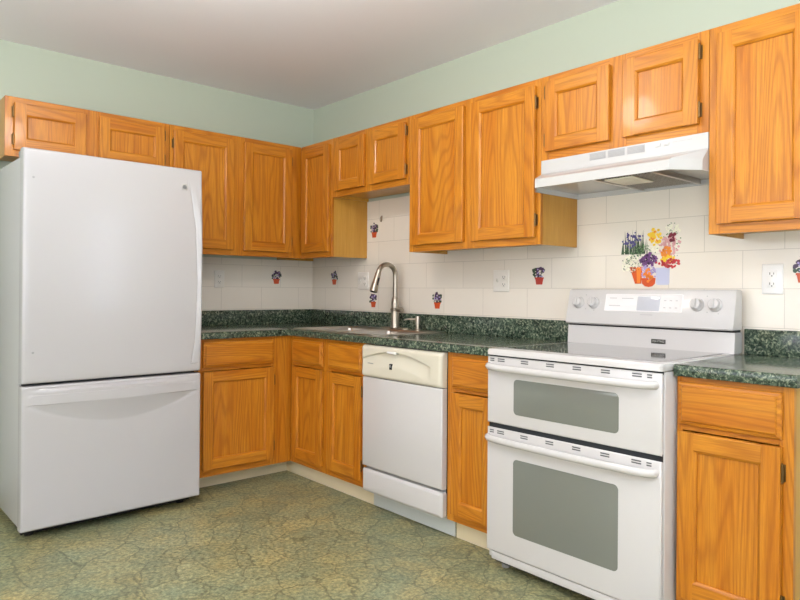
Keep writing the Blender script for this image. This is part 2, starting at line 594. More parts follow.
wall_cabinet('wall_cabinet', 'short two-door oak wall cabinet directly above the white refrigerator', 'A', -2.0703, -1.222, 1.828, UT,
             [(-2.031, -1.687, -1), (-1.620, -1.256, 1)])
wall_cabinet('wall_cabinet', 'tall two-door oak wall cabinet between refrigerator and corner, outlet below it', 'A', -1.2195, -.3015, UB, UT,
             [(-1.199, -.810, -1), (-.738, -.385, 1)])
wall_cabinet('wall_cabinet', 'narrow single-door oak wall cabinet in the corner left of the gap over the sink', 'B', .0085, .6640, UB, UT,
             [(.330, .648, None)], fx0=.3015)
wall_cabinet('wall_cabinet', 'short two-door oak wall cabinet high above the sink faucet', 'B', .6646, 1.4100, 1.752, UT,
             [(.711, 1.014, None), (1.066, 1.386, 1)])
wall_cabinet('wall_cabinet', 'tall two-door oak wall cabinet between sink and range hood', 'B', 1.4106, 2.3055, UB, UT,
             [(1.449, 1.834, None), (1.889, 2.281, 1)])
wall_cabinet('wall_cabinet', 'short two-door oak wall cabinet directly above the white range hood', 'B', 2.3061, 3.0627, 1.7525, UT,
             [(2.338, 2.660, -1), (2.720, 3.029, 1)])
wall_cabinet('wall_cabinet', 'tall single-door oak wall cabinet right of the range hood', 'B', 3.0633, 3.445, UB, UT,
             [(3.096, 3.410, 1)])

CT, CB_ = .9144, .8753      # countertop top and underside
def base_cabinet(label, wall, x0, x1, depth, toe, cols, fx0=None, back=-.0085, toe_x=None):
    """cols: [(x0, x1, hinge side)] each a drawer over a door"""
    yf = -depth
    rz = WB if wall == 'B' else 0
    c = (x0 + x1) / 2
    p = thing('base_cabinet', label, 'cabinet', (0, -c, 0) if wall == 'B' else (c, 0, 0), rz, 'oak base cabinets')
    L = lambda v: v - c
    z0, z1 = .10, CB_
    carcass(p, L(x0) + .0008, L(x1) - .0008, yf, back, z0, z1, .0, top=False)
    fa, fb = L(fx0 if fx0 is not None else x0) + .0006, L(x1) - .0006
    ds = [(L(a), L(b), s) for a, b, s in cols]
    lap = .010
    st = [(fa, ds[0][0] + lap)]
    for k in range(len(ds) - 1):
        st.append((ds[k][1] - lap, ds[k + 1][0] + lap))
    st.append((ds[-1][1] - lap, fb))
    spans = [(st[k][1], st[k + 1][0]) for k in range(len(st) - 1)]
    face_frame(p, fa, fb, z0, z1, yf, st, [(z0, z0 + .055, spans), (.695, .73, spans), (z1 - .035, z1, spans)])
    for a, b, s in ds:
        drawer(p, a, b, .7135, .856, yf)
        door(p, a, b, .140, .692, yf, s)
    ty = -toe
    ta, tb = toe_x or (x0, x1)
    MB().box(L(ta) + .001, L(tb) - .001, ty, ty + .012, 0, z0 - .0003, .0).build('toe_kick', 'vinylbase', p, label='cream toe kick')
    for xx in (L(x0) + .002, L(x1) - .014):
        MB().box(xx, xx + .012, ty + .0125, -.02, 0, z0 - .0003).build('plinth', 'oak_ply', p)
    return p
base_cabinet('oak base cabinet with one drawer beside the refrigerator', 'A', -1.190, -.585, .649, .502, [(-1.165, -.715, 1)], toe_x=(-1.19, -.520))
base_cabinet('oak sink base cabinet with two drawer fronts left of the dishwasher', 'B', .0085, 1.394, .585, .521,
             [(.683, 1.000, None), (1.058, 1.368, 1)], fx0=.6497, toe_x=(.5015, 1.394))
base_cabinet('narrow oak base cabinet squeezed between dishwasher and range', 'B', 2.000, 2.3140, .585, .521, [(2.036, 2.290, None)])
base_cabinet('oak base cabinet with one drawer right of the range', 'B', 3.0855, 3.4435, .585, .521, [(3.096, 3.413, 1)])

# ------------------------------------------------------------------ countertops
def cprof(front, back):
    """(y, z) outline with a rounded front edge"""
    r = .010
    pts = [(back, CB_), (back, CT)]
    for k in range(5):
        t = PI / 2 * k / 4
        pts.append((front + r - r * math.sin(t), CT - r + r * math.cos(t)))
    r2 = .005
    for k in range(4):
        t = PI / 2 * k / 3
        pts.append((front + r2 - r2 * math.cos(t), CB_ + r2 - r2 * math.sin(t)))
    return pts
def swapB(mb):
    """from right-wall local coordinates to world"""
    mb.v = [(y, -x, z) for x, y, z in mb.v]
    return mb
SX0, SX1, SY0, SY1 = .655, 1.425, -.545, -.110       # sink cut-out (along the wall, depth)
AF, BF = -.676, -.612
ct = thing('countertop', 'L-shaped dark green speckled countertop around the corner with the sink', 'countertop', (0, 0, 0))
a = MB()
a.prism(cprof(AF, -TT), 0, -1.190, BF)
b = MB()
b.box(TT, SX0, BF, -TT, CB_, CT)
b.box(SX0, -AF, BF, SY0, CB_, CT)
b.box(SX0, 2.3135, SY1, -TT, CB_, CT)
b.box(SX1, 2.3135, SY0, SY1, CB_, CT)
b.prism(cprof(BF, SY0), 0, -AF, 2.311)
swapB(b)
a.add(b.v, b.f)
a.build('worktop', 'counter', ct)
s = MB()
s.box(-1.190, -TT - .019, -TT - .019, -TT - .0002, CT, 1.0145, .003)
q = MB().box(TT + .0003, 2.3135, -TT - .019, -TT - .0002, CT, 1.0145, .003)
swapB(q)
s.add(q.v, q.f)
s.build('backsplash', 'counter', ct)
ct2 = thing('countertop', 'short dark green speckled countertop piece right of the range', 'countertop', (0, -3.26, 0), WB)
MB().prism(cprof(BF, -TT), 0, 3.0855 - 3.26, 3.458 - 3.26).build('worktop', 'counter', ct2)
MB().box(3.0855 - 3.26, 3.458 - 3.26, -TT - .019, -TT - .0002, CT, 1.0145, .003).build('backsplash', 'counter', ct2)

# ------------------------------------------------------------------ sink and faucet
sk = thing('kitchen_sink', 'stainless steel double bowl sink set in the green countertop', 'sink', (0, -1.043, CT), WB)
def rrect(x0, x1, y0, y1, r, z, seg=5):
    pts = []
    for (cx, cy, st) in ((x1 - r, y1 - r, 0), (x0 + r, y1 - r, PI / 2), (x0 + r, y0 + r, PI), (x1 - r, y0 + r, -PI / 2)):
        for k in range(seg + 1):
            t = st + PI / 2 * k / seg
            pts.append((cx + r * math.cos(t), cy + r * math.sin(t), z))
    return pts
rim = MB()
rx0, rx1 = .623 - 1.043, 1.463 - 1.043
bowls = [(-.375, -.018), (.018, .375)]
# rim as a flat frame with two openings: strips plus rounded outer lip
rim.loft([rrect(rx0, rx1, -.575, -.040, .04, .0002), rrect(rx0, rx1, -.575, -.040, .04, .003), rrect(rx0 + .006, rx1 - .006, -.569, -.046, .035, .0055),
          rrect(rx0 + .02, rx1 - .02, -.555, -.060, .03, .0045)], cap=False)
yA, yB_ = -.535, -.150
for (x0, x1, y0, y1) in ((rx0 + .018, rx1 - .018, -.558, yA), (rx0 + .018, rx1 - .018, yB_, -.057), (rx0 + .018, bowls[0][0], yA, yB_), (bowls[0][1], bowls[1][0], yA, yB_), (bowls[1][1], rx1 - .018, yA, yB_)):
    rim.box(x0, x1, y0, y1, .0022, .0046)
rim.build('rim', 'steel', sk)
for x0, x1 in bowls:
    bm_ = MB()
    R = [rrect(x0, x1, yA, yB_, .004, .0044), rrect(x0 + .003, x1 - .003, yA + .003, yB_ - .003, .03, -.006), rrect(x0 + .008, x1 - .008, yA + .008, yB_ - .008, .04, -.14),
         rrect(x0 + .03, x1 - .03, yA + .03, yB_ - .03, .05, -.165), rrect(x0 + .15, x1 - .15, yA + .17, yB_ - .17, .02, -.17)]
    n = len(R[0])
    bm_.loft(R, cap=False)
    bm_.add(R[-1], [list(range(n))])
    bo = bm_.build('bowl', 'steel', sk)
    MB().lathe([(.0, .0), (.038, .0), (.042, .002), (.0, .003)], ((x0 + x1) / 2, (yA + yB_) / 2, -.1695)).build('drain', 'chrome', bo)

fz = CT + .0048
fc = thing('faucet', 'brushed nickel gooseneck pull-down faucet standing behind the sink', 'faucet', (-.082, -1.043, fz), WB)
dp = MB()
dp.loft([rrect(-.125, .125, -.028, .028, .027, 0), rrect(-.125, .125, -.028, .028, .027, .004), rrect(-.120, .120, -.023, .023, .022, .008)])
dp.build('deck_plate', 'nickel', fc)
MB().lathe([(0, .0075), (.030, .0075), (.029, .012), (.0265, .02), (.0255, .11), (.030, .113), (.031, .123), (.026, .127), (.0, .127)], (0, 0, 0), seg=28).build('body', 'nickel', fc)
MB().lathe([(0, .127), (.0245, .127), (.025, .165), (.0225, .185), (.0165, .195), (0, .195)], (0, 0, 0), seg=28).build('collar', 'nickel', fc)
path, R0 = [(0, 0, .19)], .070
for k in range(3):
    path.append((0, 0, .22 + k * .035))
zc_ = 1.332 - .015 - R0 - fz
path.append((0, 0, zc_))
for k in range(1, 15):
    t = PI * .93 * k / 14
    path.append((0, -R0 + R0 * math.cos(t), zc_ + R0 * math.sin(t)))
MB().tube(path, .0150, 16).build('gooseneck', 'nickel', fc)
e = Vector(path[-1]); d = (Vector(path[-1]) - Vector(path[-2])).normalized()
sp = [e - d * .004, e + d * .012, e + d * .05, e + d * .095, e + d * .118, e + d * .121]
spo = MB().tube(sp, [.017, .018, .0195, .0235, .025, .022], 18).build('spray_head', 'nickel', fc)
nb = e + d * .055 + Vector((.017, 0, 0))
MB().tube([nb - d * .024, nb + d * .024], .006, 8).build('spray_button', 'dark', spo)
MB().tube([e + d * .1205, e + d * .123], .0185, 16).build('spray_face', 'dark', spo)
lv = MB().tube([(.024, 0, .118), (.06, 0, .118), (.064, 0, .118)], [.0165, .0165, .014], 14)
lv.tube([(.05, -.004, .118), (.066, -.03, .122), (.078, -.075, .128)], [.009, .007, .0055], 10)
lv.build('lever', 'nickel', fc)

sd = thing('soap_dispenser', 'small brushed nickel soap dispenser pump right of the faucet', 'soap dispenser', (-.085, -1.254, fz), WB)
MB().lathe([(0, 0), (.022, 0), (.022, .004), (.013, .010), (.0115, .03), (0, .03)], (0, 0, 0), seg=20).build('collar', 'nickel', sd)
MB().lathe([(0, .03), (.0145, .031), (.0145, .076), (.012, .084), (0, .085)], (0, 0, 0), seg=20).build('pump_head', 'nickel', sd)
MB().tube([(-.008, -.004, .066), (-.05, -.03, .066), (-.068, -.042, .062), (-.071, -.044, .056)], [.0065, .0055, .005, .004], 10).build('spout', 'nickel', sd)

# ------------------------------------------------------------------ refrigerator
FW, FH, FB, FSZ = .8505, 1.7905, .050, .713
fr = thing('refrigerator', 'large white refrigerator with bottom freezer drawer by the left wall', 'refrigerator', (-2.0843, -.7965, 0), .0119)
DT = .062
MB().box(.003, FW - .003, DT + .012, .755, .055, 1.757, .006).build('body', 'fridge', fr)
MB().box(.012, FW - .012, DT - .002, DT + .014, .065, 1.745).build('gasket', 'gap', fr)
def arange(a, b, n):
    return [a + (b - a) * k / n for k in range(n + 1)]
ZA, ZB = .763, 1.719
def curve_x(z):
    t = (z - ZA) / (ZB - ZA)
    if t <= 0 or t >= 1:
        return None
    pts = [(0, .794), (.13, .815), (.46, .826), (.74, .815), (.955, .785), (1, .765)]
    for (a, xa), (b, xb) in zip(pts, pts[1:]):
        if a <= t <= b:
            u = (t - a) / (b - a)
            return xa + (xb - xa) * u
def edge_round(x, z, x0, x1, z0, z1, r):
    y = 0
    for dd in (x - x0, x1 - x, z - z0, z1 - z):
        if dd < r:
            y += r - math.sqrt(max(r * r - (r - dd) ** 2, 0))
    return min(y, r * 1.6)
D0, D1 = FSZ + .006, FH
def fdoor(x, z):
    y = edge_round(x, z, 0, FW, D0, D1, .012)
    c = curve_x(z)
    if c:
        t = (z - ZA) / (ZB - ZA)
        b = .015 * math.sin(PI * t) ** .8
        u = (x - c) / .004
        if u > 0:
            y -= b * min(u / 7, 1) - (.003 if u < 1 else 0)
    if abs(z - ZA) < .002 and .794 < x < .830:
        y += .004
    return y
xs = [0, .001, .003, .006, .012] + arange(.03, .74, 16) + arange(.745, FW - .012, 40) + [FW - .006, FW - .003, FW - .001, FW]
zs = [D0, D0 + .001, D0 + .003, D0 + .006, D0 + .012] + [.758, .7605, .762, .764, .7655, .768] + arange(.785, D1 - .013, 60) + [D1 - .012, D1 - .006, D1 - .003, D1 - .001, D1]
dr = MB().field(xs, zs, fdoor, DT).build('door', 'fridge', fr, 40)
bd = MB().box(.736, .765, -.0025, 0, 1.676, 1.708, .001).build('badge', 'badgel', dr, label='small square grey maker badge')
mg = MB()
mg.lathe([(.0095, -.003), (.0095, -.0032), (.012, -.0032), (.012, -.003)], (.7505, 0, 1.692), 1, 20)
mg.tube([(.7555, -.0031, 1.698), (.7475, -.0031, 1.698), (.7445, -.0031, 1.692), (.7475, -.0031, 1.686), (.7555, -.0031, 1.687), (.7555, -.0031, 1.692), (.7505, -.0031, 1.692)], .0011, 6)
mg.build('monogram', 'grey', bd)
for px, pz in ((.041, 1.658), (.044, .860)):
    MB().lathe([(0, -.0015), (.005, -.001), (.006, .001), (0, .001)], (px, 0, pz), 1, 12).build('screw_plug', 'grey', dr)
Z0, Z1 = FB, FSZ - .006
LINE = .620
def ffreezer(x, z):
    y = edge_round(x, z, 0, FW, Z0, Z1, .010)
    t = (x - .022) / (.826 - .022)
    if 0 < t < 1:
        bow = math.sin(PI * t)
        top = .004 + .020 * bow
        if z >= LINE:
            if z < Z1 - .012:
                y -= top * min((Z1 - .012 - z) / .012, 1) * min(bow * 4, 1)
                if z > .664:
                    y += .003 * min(bow * 4, 1)
        else:
            zb = LINE - .108 * bow ** .75
            if z > zb:
                y -= top * ((z - zb) / (LINE - zb)) ** 1.3 * min(bow * 4, 1) - .004 * min((z - zb) / .004, 1) * (1 - bow)
    return y
xs = [0, .001, .003, .006, .010] + arange(.022, .826, 60) + [FW - .010, FW - .006, FW - .003, FW - .001, FW]
zs = [Z0, Z0 + .001, Z0 + .003, Z0 + .006, Z0 + .010] + arange(.06, .49, 8) + arange(.50, .619, 26) + [.6215, .6225, .628, .64, .65, .6635, .6645, .672, .68, .688, .694, .697, Z1 - .010, Z1 - .006, Z1 - .003, Z1 - .001, Z1]
MB().field(xs, sorted(set(zs)), ffreezer, DT).build('freezer_drawer', 'fridge', fr, 40)
MB().box(.005, .09, .012, .12, 1.7575, FH - .004, .004).build('hinge_cover', 'fridge', fr)
MB().box(.02, .83, DT + .03, DT + .05, .012, .06, .002).build('kick_grille', 'dark', fr)
for px in (.06, .79):
    for py in (.12, .70):
        MB().lathe([(0, 0), (.02, 0), (.02, .01), (.012, .014), (.012, .05), (0, .05)], (px, py, 0), seg=14).build('foot', 'dark', fr)

# ------------------------------------------------------------------ dishwasher
DWX0, DWX1 = 1.402, 1.997
dc = (DWX0 + DWX1) / 2
dw = thing('dishwasher', 'white dishwasher with almond control panel beneath the countertop', 'dishwasher', (0, -dc, 0), WB)
hw = (DWX1 - DWX0) / 2
MB().box(-hw + .012, hw - .016, -.582, -.03, .105, .866).build('tub_body', 'gap', dw)
cx0, cx1, cz0, cz1 = -hw, hw, .706, .870
def fpanel(x, z):
    y = -.6300 + edge_round(x, z, cx0, cx1, cz0, cz1, .019)
    t = (x + .295) / .52
    if 0 < t < 1:
        za = .797 + .050 * math.sin(PI * t) ** .9
        if z < za:
            k = (za - z)
            dep = .024 * math.sin(PI * t) ** .6
            y += dep * max(0, 1 - k / .075) if k > .002 else dep * .5
    return y
xs = [cx0, cx0 + .001, cx0 + .004, cx0 + .008, cx0 + .014] + arange(cx0 + .02, cx1 - .02, 70) + [cx1 - .014, cx1 - .008, cx1 - .004, cx1 - .001, cx1]
zs = [cz0, cz0 + .001, cz0 + .004, cz0 + .008, cz0 + .014] + arange(.724, .780, 8) + arange(.783, .853, 40) + [.856, .861, .864, .867, .869, cz1]
cp = MB().field(xs, zs, fpanel, -.587).build('control_panel', 'almond', dw, 40, label='almond control panel with a curved handle recess')
MB().box(-.085, -.015, -.6330, -.6120, .838, .850, .003).build('latch', 'platew', cp)
bg = MB().box(-.066, -.046, -.6315, -.6120, .760, .789, .001).build('badge', 'dark', cp, label='small dark badge')
MB().lathe([(.005, -.6320), (.005, -.6326), (.007, -.6326), (.007, -.6320)], (-.056, 0, .777), 1, 16).build('monogram', 'badgel', bg)
pm = MB()
for k, (xx, ww) in enumerate(((-.240, .012), (-.222, .006), (-.212, .010))):
    pm.box(xx, xx + ww, -.6305, -.6200, .7775, .780)
pm.build('printed_mark', 'grey', cp)
MB().rings(-hw + .004, hw, .238, .704, [(0, -.587), (0, -.6160), (.003, -.6200), (.008, -.6220)]).build('door_panel', 'white', dw)
MB().rings(-hw + .004, hw + .002, .105, .224, [(0, -.587), (0, -.6120), (.010, -.6200), (.016, -.6220)], 0, .012).build('access_panel', 'white', dw)
MB().box(-hw + .006, hw - .002, -.5900, -.587, .224, .238).build('gap_strip', 'grey', dw)
MB().box(-hw - .006, hw + .001, -.530, -.522, .004, .104, .001).build('toe_panel', 'toemetal', dw, label='pale metal toe panel')
for xx in (-.25, .25):
    for yy in (-.5, -.1):
        MB().lathe([(0, 0), (.015, 0), (.015, .01), (.006, .012), (.006, .106), (0, .106)], (xx, yy, 0), seg=12).build('foot', 'dark', dw)

# ------------------------------------------------------------------ range
RX0, RX1 = 2.3165, 3.0795
rc = (RX0 + RX1) / 2
rg = thing('kitchen_range', 'white freestanding double oven electric range under the hood', 'range', (0, -rc, 0), WB)
h = (RX1 - RX0) / 2
MB().box(-h, h, -.655, -.03, .05, .889, .003).build('body', 'white', rg)
for za, zb in ((.5885, .6145), (.880, .8925)):  # dark bars painting the shade between the oven doors and below the cooktop
    MB().box(-h + .006, h - .006, -.666, -.6545, za, zb).build('door_gap_shade', 'gap', rg)
# cooktop: white frame and dark glass
tp = MB()
tp.rings(-h, h, 0, 1, [(0, 0)]) if False else None
tp = MB()
o1 = lambda i, z, r=.012: rrect(-h + i, h - i, -.679 + i, -.028 - i * .2, r, z)
tp.loft([o1(0, .893), o1(0, .910), o1(.004, .9165), o1(.010, .9178)])
ck = tp.build('cooktop', 'white', rg)
gl = MB().loft([rrect(-h + .04, h - .04, -.606, -.112, .008, .9176), rrect(-h + .04, h - .04, -.606, -.112, .008, .9186)])
gl.build('glass_surface', 'cooktop', ck, label='dark glossy ceramic glass surface')
# backguard
b2 = MB()
b2.prism([(-.030, .9179), (-.103, .9179), (-.098, .990), (-.098, 1.000), (-.030, 1.000)], 0, -h + .004, h)
bgd = b2.build('backguard', 'white', rg)
MB().prism([(-.033, .999), (-.094, .999), (-.094, 1.009), (-.033, 1.009)], 0, -h + .006, h - .004).build('shadow_gap', 'dark', bgd)
c2 = MB()
prof = [(-.030, 1.008), (-.110, 1.008), (-.116, 1.014), (-.115, 1.022), (-.083, 1.158), (-.078, 1.166), (-.070, 1.169), (-.040, 1.169), (-.030, 1.164)]
rings_ = []
for xx, ins in ((-h, .006), (-h + .006, 0), (h - .006, 0), (h, .006)):
    cy, cz = -.07, 1.09
    rings_.append([(xx, y + (cy - y) * ins * 4, z + (cz - z) * ins * 4) for y, z in prof])
c2.loft(rings_)
cons = c2.build('console', 'white', rg)
# frame of the sloped console face: u along the wall, v up the slope
P0, P1 = Vector((0, -.115, 1.022)), Vector((0, -.083, 1.158))
VV = (P1 - P0).normalized()
NN = Vector((0, -VV.z, VV.y))
def slope(mb):
    mb.v = [tuple(P0 + Vector((x, 0, 0)) + VV * z + NN * (-y)) for x, y, z in mb.v]
    return mb
LS = lambda s_: s_ - rc
slp = lambda z: (z - 1.022) / VV.z
slope(MB().rings(LS(2.5130), LS(2.8710), slp(1.071), slp(1.148), [(0, .001), (0, -.001), (.003, -.0022), (.006, -.001)], rad=.005)).build('control_panel', 'panelw', cons)
slope(MB().rings(LS(2.6700), LS(2.7730), slp(1.077), slp(1.137), [(0, .001), (0, -.0024), (.002, -.0028)], rad=.004)).build('display', 'display', cons, label='pale square display')
for (xa, xb, zz) in ((2.535, 2.570, 1.128), (2.595, 2.650, 1.127), (2.535, 2.590, 1.095), (2.690, 2.745, 1.058), (2.79, 2.80, 1.12), (2.815, 2.825, 1.12), (2.79, 2.80, 1.09), (2.815, 2.825, 1.09), (2.84, 2.85, 1.12), (2.84, 2.85, 1.09)):
    slope(MB().box(LS(xa), LS(xb), -.0017, 0, slp(zz), slp(zz) + .0025)).build('printed_mark', 'print', cons)
for sx in (2.375, 2.455, 2.931, 3.003):
    kz = slp(1.107)
    k = MB().lathe([(0, .001), (.028, .001), (.027, -.006), (.023, -.009), (.0215, -.022), (.019, -.025), (0, -.0255)], (LS(sx), 0, kz), 1, 28)
    k.box(LS(sx) - .0045, LS(sx) + .0045, -.032, -.02, kz - .019, kz + .019, .002)
    slope(k).build('knob', 'white', cons)
for sx in (2.41, 2.968):
    for dx, dz in ((0, .036), (.006, -.03), (.05, -.035)):
        slope(MB().lathe([(0, .0005), (.0022, .0005), (.0022, -.0006), (0, -.0006)], (LS(sx) + dx, 0, slp(1.107) + dz), 1, 8)).build('indicator_dot', 'grey', cons)
bdg = MB().box(LS(2.7390), LS(2.8020), -.1040, -.099, .9385, .9575, .0005).build('badge', 'badge', bgd, label='small dark grey maker nameplate')
def text(s_, size, x, y, z, m, parent, name):
    cu = bpy.data.curves.new('t', 'FONT')
    cu.body = s_
    cu.size = size
    cu.extrude = .0003
    cu.align_x = 'CENTER'
    cu.align_y = 'CENTER'
    to = bpy.data.objects.new('t', cu)
    me = bpy.data.meshes.new_from_object(to)
    bpy.data.objects.remove(to)
    bpy.data.curves.remove(cu)
    me.name = name
    me.transform(Matrix.Translation((x, y, z)) @ Matrix.Rotation(PI / 2, 4, 'X'))
    me.materials.clear()
    me.materials.append(M[m])
    o = bpy.data.objects.new(name, me)
    COL.objects.link(o)
    o.parent = parent
    return o
text('MAYTAG', .0125, LS(2.7710), -.1042, .948, 'badgel', bdg, 'lettering')

DF = -.673
def oven_door(name, z0, z1, wz0, wz1, hz, vz):
    mb = MB().rings(-h, h - .004, z0, z1, [(0, -.6645), (0, -.668), (.003, DF + .001), (.006, DF)])
    # door slab back
    o = mb.build(name, 'white', rg)
    MB().rings(LS(2.4560), LS(2.9200), wz0, wz1, [(0, DF + .002), (0, DF - .0008), (.0015, DF - .0012)], rad=.018, seg=6).build('window', 'ovenglass', o, label='grey tinted oven window')
    hd = MB()
    a, b_ = -h + .010, h - .024
    pth = [(a, DF + .004, hz), (a + .004, DF - .012, hz), (a + .018, DF - .022, hz)]
    for k in range(1, 14):
        t = k / 14
        pth.append((a + .018 + (b_ - a - .036) * t, DF - .022 - .012 * math.sin(PI * t), hz - .002))
    pth += [(b_ - .018, DF - .022, hz), (b_ - .004, DF - .012, hz), (b_, DF + .004, hz)]
    hd.tube(pth, .0145, 14, squash=(.85, 1.0))
    hd.build('handle', 'white', o)
    for sx, ww, rows in ((2.343, .022, 2), (2.390, .036, 2), (2.509, .036, 3), (2.630, .036, 3), (2.749, .036, 3), (2.867, .036, 3), (2.987, .036, 2), (3.033, .018, 2)):
        vm = MB()
        for r in range(2):
            zz = vz + .0045 - r * .0085
            vm.box(LS(sx) - ww / 2, LS(sx) + ww / 2, DF - .0006, DF + .001, zz - .0024, zz + .0024)
        vm.build('vent', 'slotgrey', o)
    return o
oven_door('upper_oven_door', .611, .886, .660, .802, .846, .873)
oven_door('lower_oven_door', .082, .592, .177, .481, .552, .577)
MB().box(-h + .02, h - .02, -.664, -.6555, .045, .078, .003).build('bottom_trim', 'white', rg)
MB().box(-h + .02, h - .02, -.6395, -.6305, .030, .05).build('base_rail', 'dark', rg)
for xx in (-h + .045, h - .045):
    for yy in (-.600, -.08):
        MB().lathe([(0, 0), (.017, 0), (.017, .012), (.008, .016), (.008, .052), (0, .052)], (xx, yy, 0), seg=14).build('foot', 'grey', rg)

# ------------------------------------------------------------------ range hood
HX0, HX1 = 2.3075, 3.0615
hc = (HX0 + HX1) / 2
hd_ = thing('range_hood', 'white range hood under the short cabinet above the range', 'range hood', (0, -hc, 1.605), WB)
H = (HX1 - HX0) / 2
def plan(front, mid, ch, z):
    return [(-H, -.0085, z), (-H, mid, z), (-H + ch, front, z), (H - ch, front, z), (H, mid, z), (H, -.0085, z)]
zt = 1.752 - 1.605
sh = MB()
rim_out = plan(-.450, -.350, .077, 0)
rim_in = [(x * .985, (y + .23) * .97 - .23, z) for x, y, z in rim_out]
ceil_in = [(x, y, .022) for x, y, z in rim_in]
sh.loft([ceil_in, rim_in, rim_out, plan(-.450, -.350, .077, .036), plan(-.440, -.346, .072, .043), plan(-.310, -.306, .004, .082), plan(-.302, -.302, .003, .088), plan(-.302, -.302, .003, zt)], cap=True)
shell = sh.build('shell', 'hoodw', hd_, 25)
for k in range(3):
    x0 = 2.559 - hc + k * .0875
    vm = MB()
    vm.box(x0, x0 + .078, -.3026, -.301, .112, .142)
    vo = vm.build('vent_grille', 'print', shell)
    sl = MB()
    for r in range(6):
        sl.box(x0 + .002, x0 + .076, -.3032, -.3018, .1135 + r * .0048, .1158 + r * .0048)
    sl.build('slot', 'grey', vo)
sw = MB()
for xx in (.170, .205):
    sw.box(xx, xx + .022, -.3045, -.301, .122, .136, .001)
sw.build('switch', 'hoodw', shell)
lb = MB()
for xx, w_ in ((.240, .020), (.264, .030), (.298, .018)):
    lb.box(xx, xx + w_, -.3026, -.301, .130, .133)
lb.build('printed_mark', 'print', shell)
# underside: filter, light lens, rails
fl = MB().box(-.02, .215, -.405, -.05, .006, .016, .002).build('filter', 'filter', hd_)
for i in range(18):
    MB().box(-.016 + i * .0127, -.0135 + i * .0127, -.403, -.052, .0048, .0062).build('filter_slat', 'steel', fl)
MB().box(.005, .130, -.400, -.235, -.002, .0045, .003).build('light_lens', 'lens', hd_)
for xx in (-.034, .216):
    MB().box(xx, xx + .014, -.43, -.03, .002, .0215, .001).build('rail', 'steel', hd_)

# ------------------------------------------------------------------ outlets, switches, hook
def outlet(label, wall, c, z, w_, hgt, kind, plate='plate', cat='outlet'):
    p = thing('wall_outlet' if cat == 'outlet' else 'light_switch', label, cat, ((-TT, -c, z) if wall == 'B' else (c, -TT, z)), WB if wall == 'B' else 0)
    MB().rings(-w_ / 2, w_ / 2, -hgt / 2, hgt / 2, [(0, 0), (0, -.003), (.003, -.006), (.005, -.0065)], rad=.004).build('cover_plate', plate, p)
    def recept(x, decora=False):
        r = MB()
        if decora:
            r.rings(x - .0165, x + .0165, -.0335, .0335, [(0, -.006), (0, -.0085), (.001, -.009)], rad=.003)
        else:
            for zz in (.0195, -.0195):
                r.rings(x - .0165, x + .0165, zz - .0145, zz + .0145, [(0, -.006), (0, -.0085), (.001, -.009)], rad=.012)
        ro = r.build('receptacle', plate, p)
        for zz in (.0195, -.0195):
            MB().box(x - .0085, x - .0060, -.0094, -.0088, zz - .003, zz + .006).build('slot', 'slot', ro)
            MB().box(x + .0055, x + .0080, -.0094, -.0088, zz - .002, zz + .005).build('slot', 'slot', ro)
            MB().lathe([(0, -.0088), (.0026, -.0088), (.0026, -.0094), (0, -.0094)], (x, 0, zz - .0075), 1, 10).build('ground_hole', 'slot', ro)
    def toggle(x):
        t = MB().box(x - .005, x + .005, -.0075, -.006, -.012, .012, .0005)
        to = t.build('toggle_frame', plate, p)
        MB().prism([(-.0065, -.006), (-.0065, .008), (-.018, .012), (-.019, .007)], 0, x - .0038, x + .0038).build('toggle', plate, to)
    if kind == 'one':
        recept(0)
    elif kind == 'decora':
        recept(0, True)
    elif kind == 'two':
        toggle(-.023)
        recept(.023)
    return p
outlet('cream duplex outlet on the left wall beside the refrigerator', 'A', -.755, 1.226, .072, .116, 'one')
outlet('cream double plate with switch and outlet on the wall left of the faucet', 'B', .625, 1.221, .116, .118, 'two')
pl = outlet('cream double plate with two controls right of the sink, under the tall cabinet', 'B', 1.832, 1.213, .110, .118, 'two', cat='switch')
outlet('white duplex outlet on the wall right of the range', 'B', 3.182, 1.211, .076, .118, 'decora', 'platew')

hk = thing('wall_hook', 'small metal hook on the wall beneath the short sink cabinet', 'hook', (-TT, -.815, 1.628), WB)
MB().box(-.006, .006, -.002, 0, -.012, .02, .0008).build('hook_plate', 'nickel', hk)
MB().tube([(0, -.002, .012), (0, -.012, .008), (0, -.016, -.006), (0, -.013, -.018), (0, -.005, -.020), (0, -.004, -.012)], .0022, 8).build('hook_wire', 'nickel', hk)

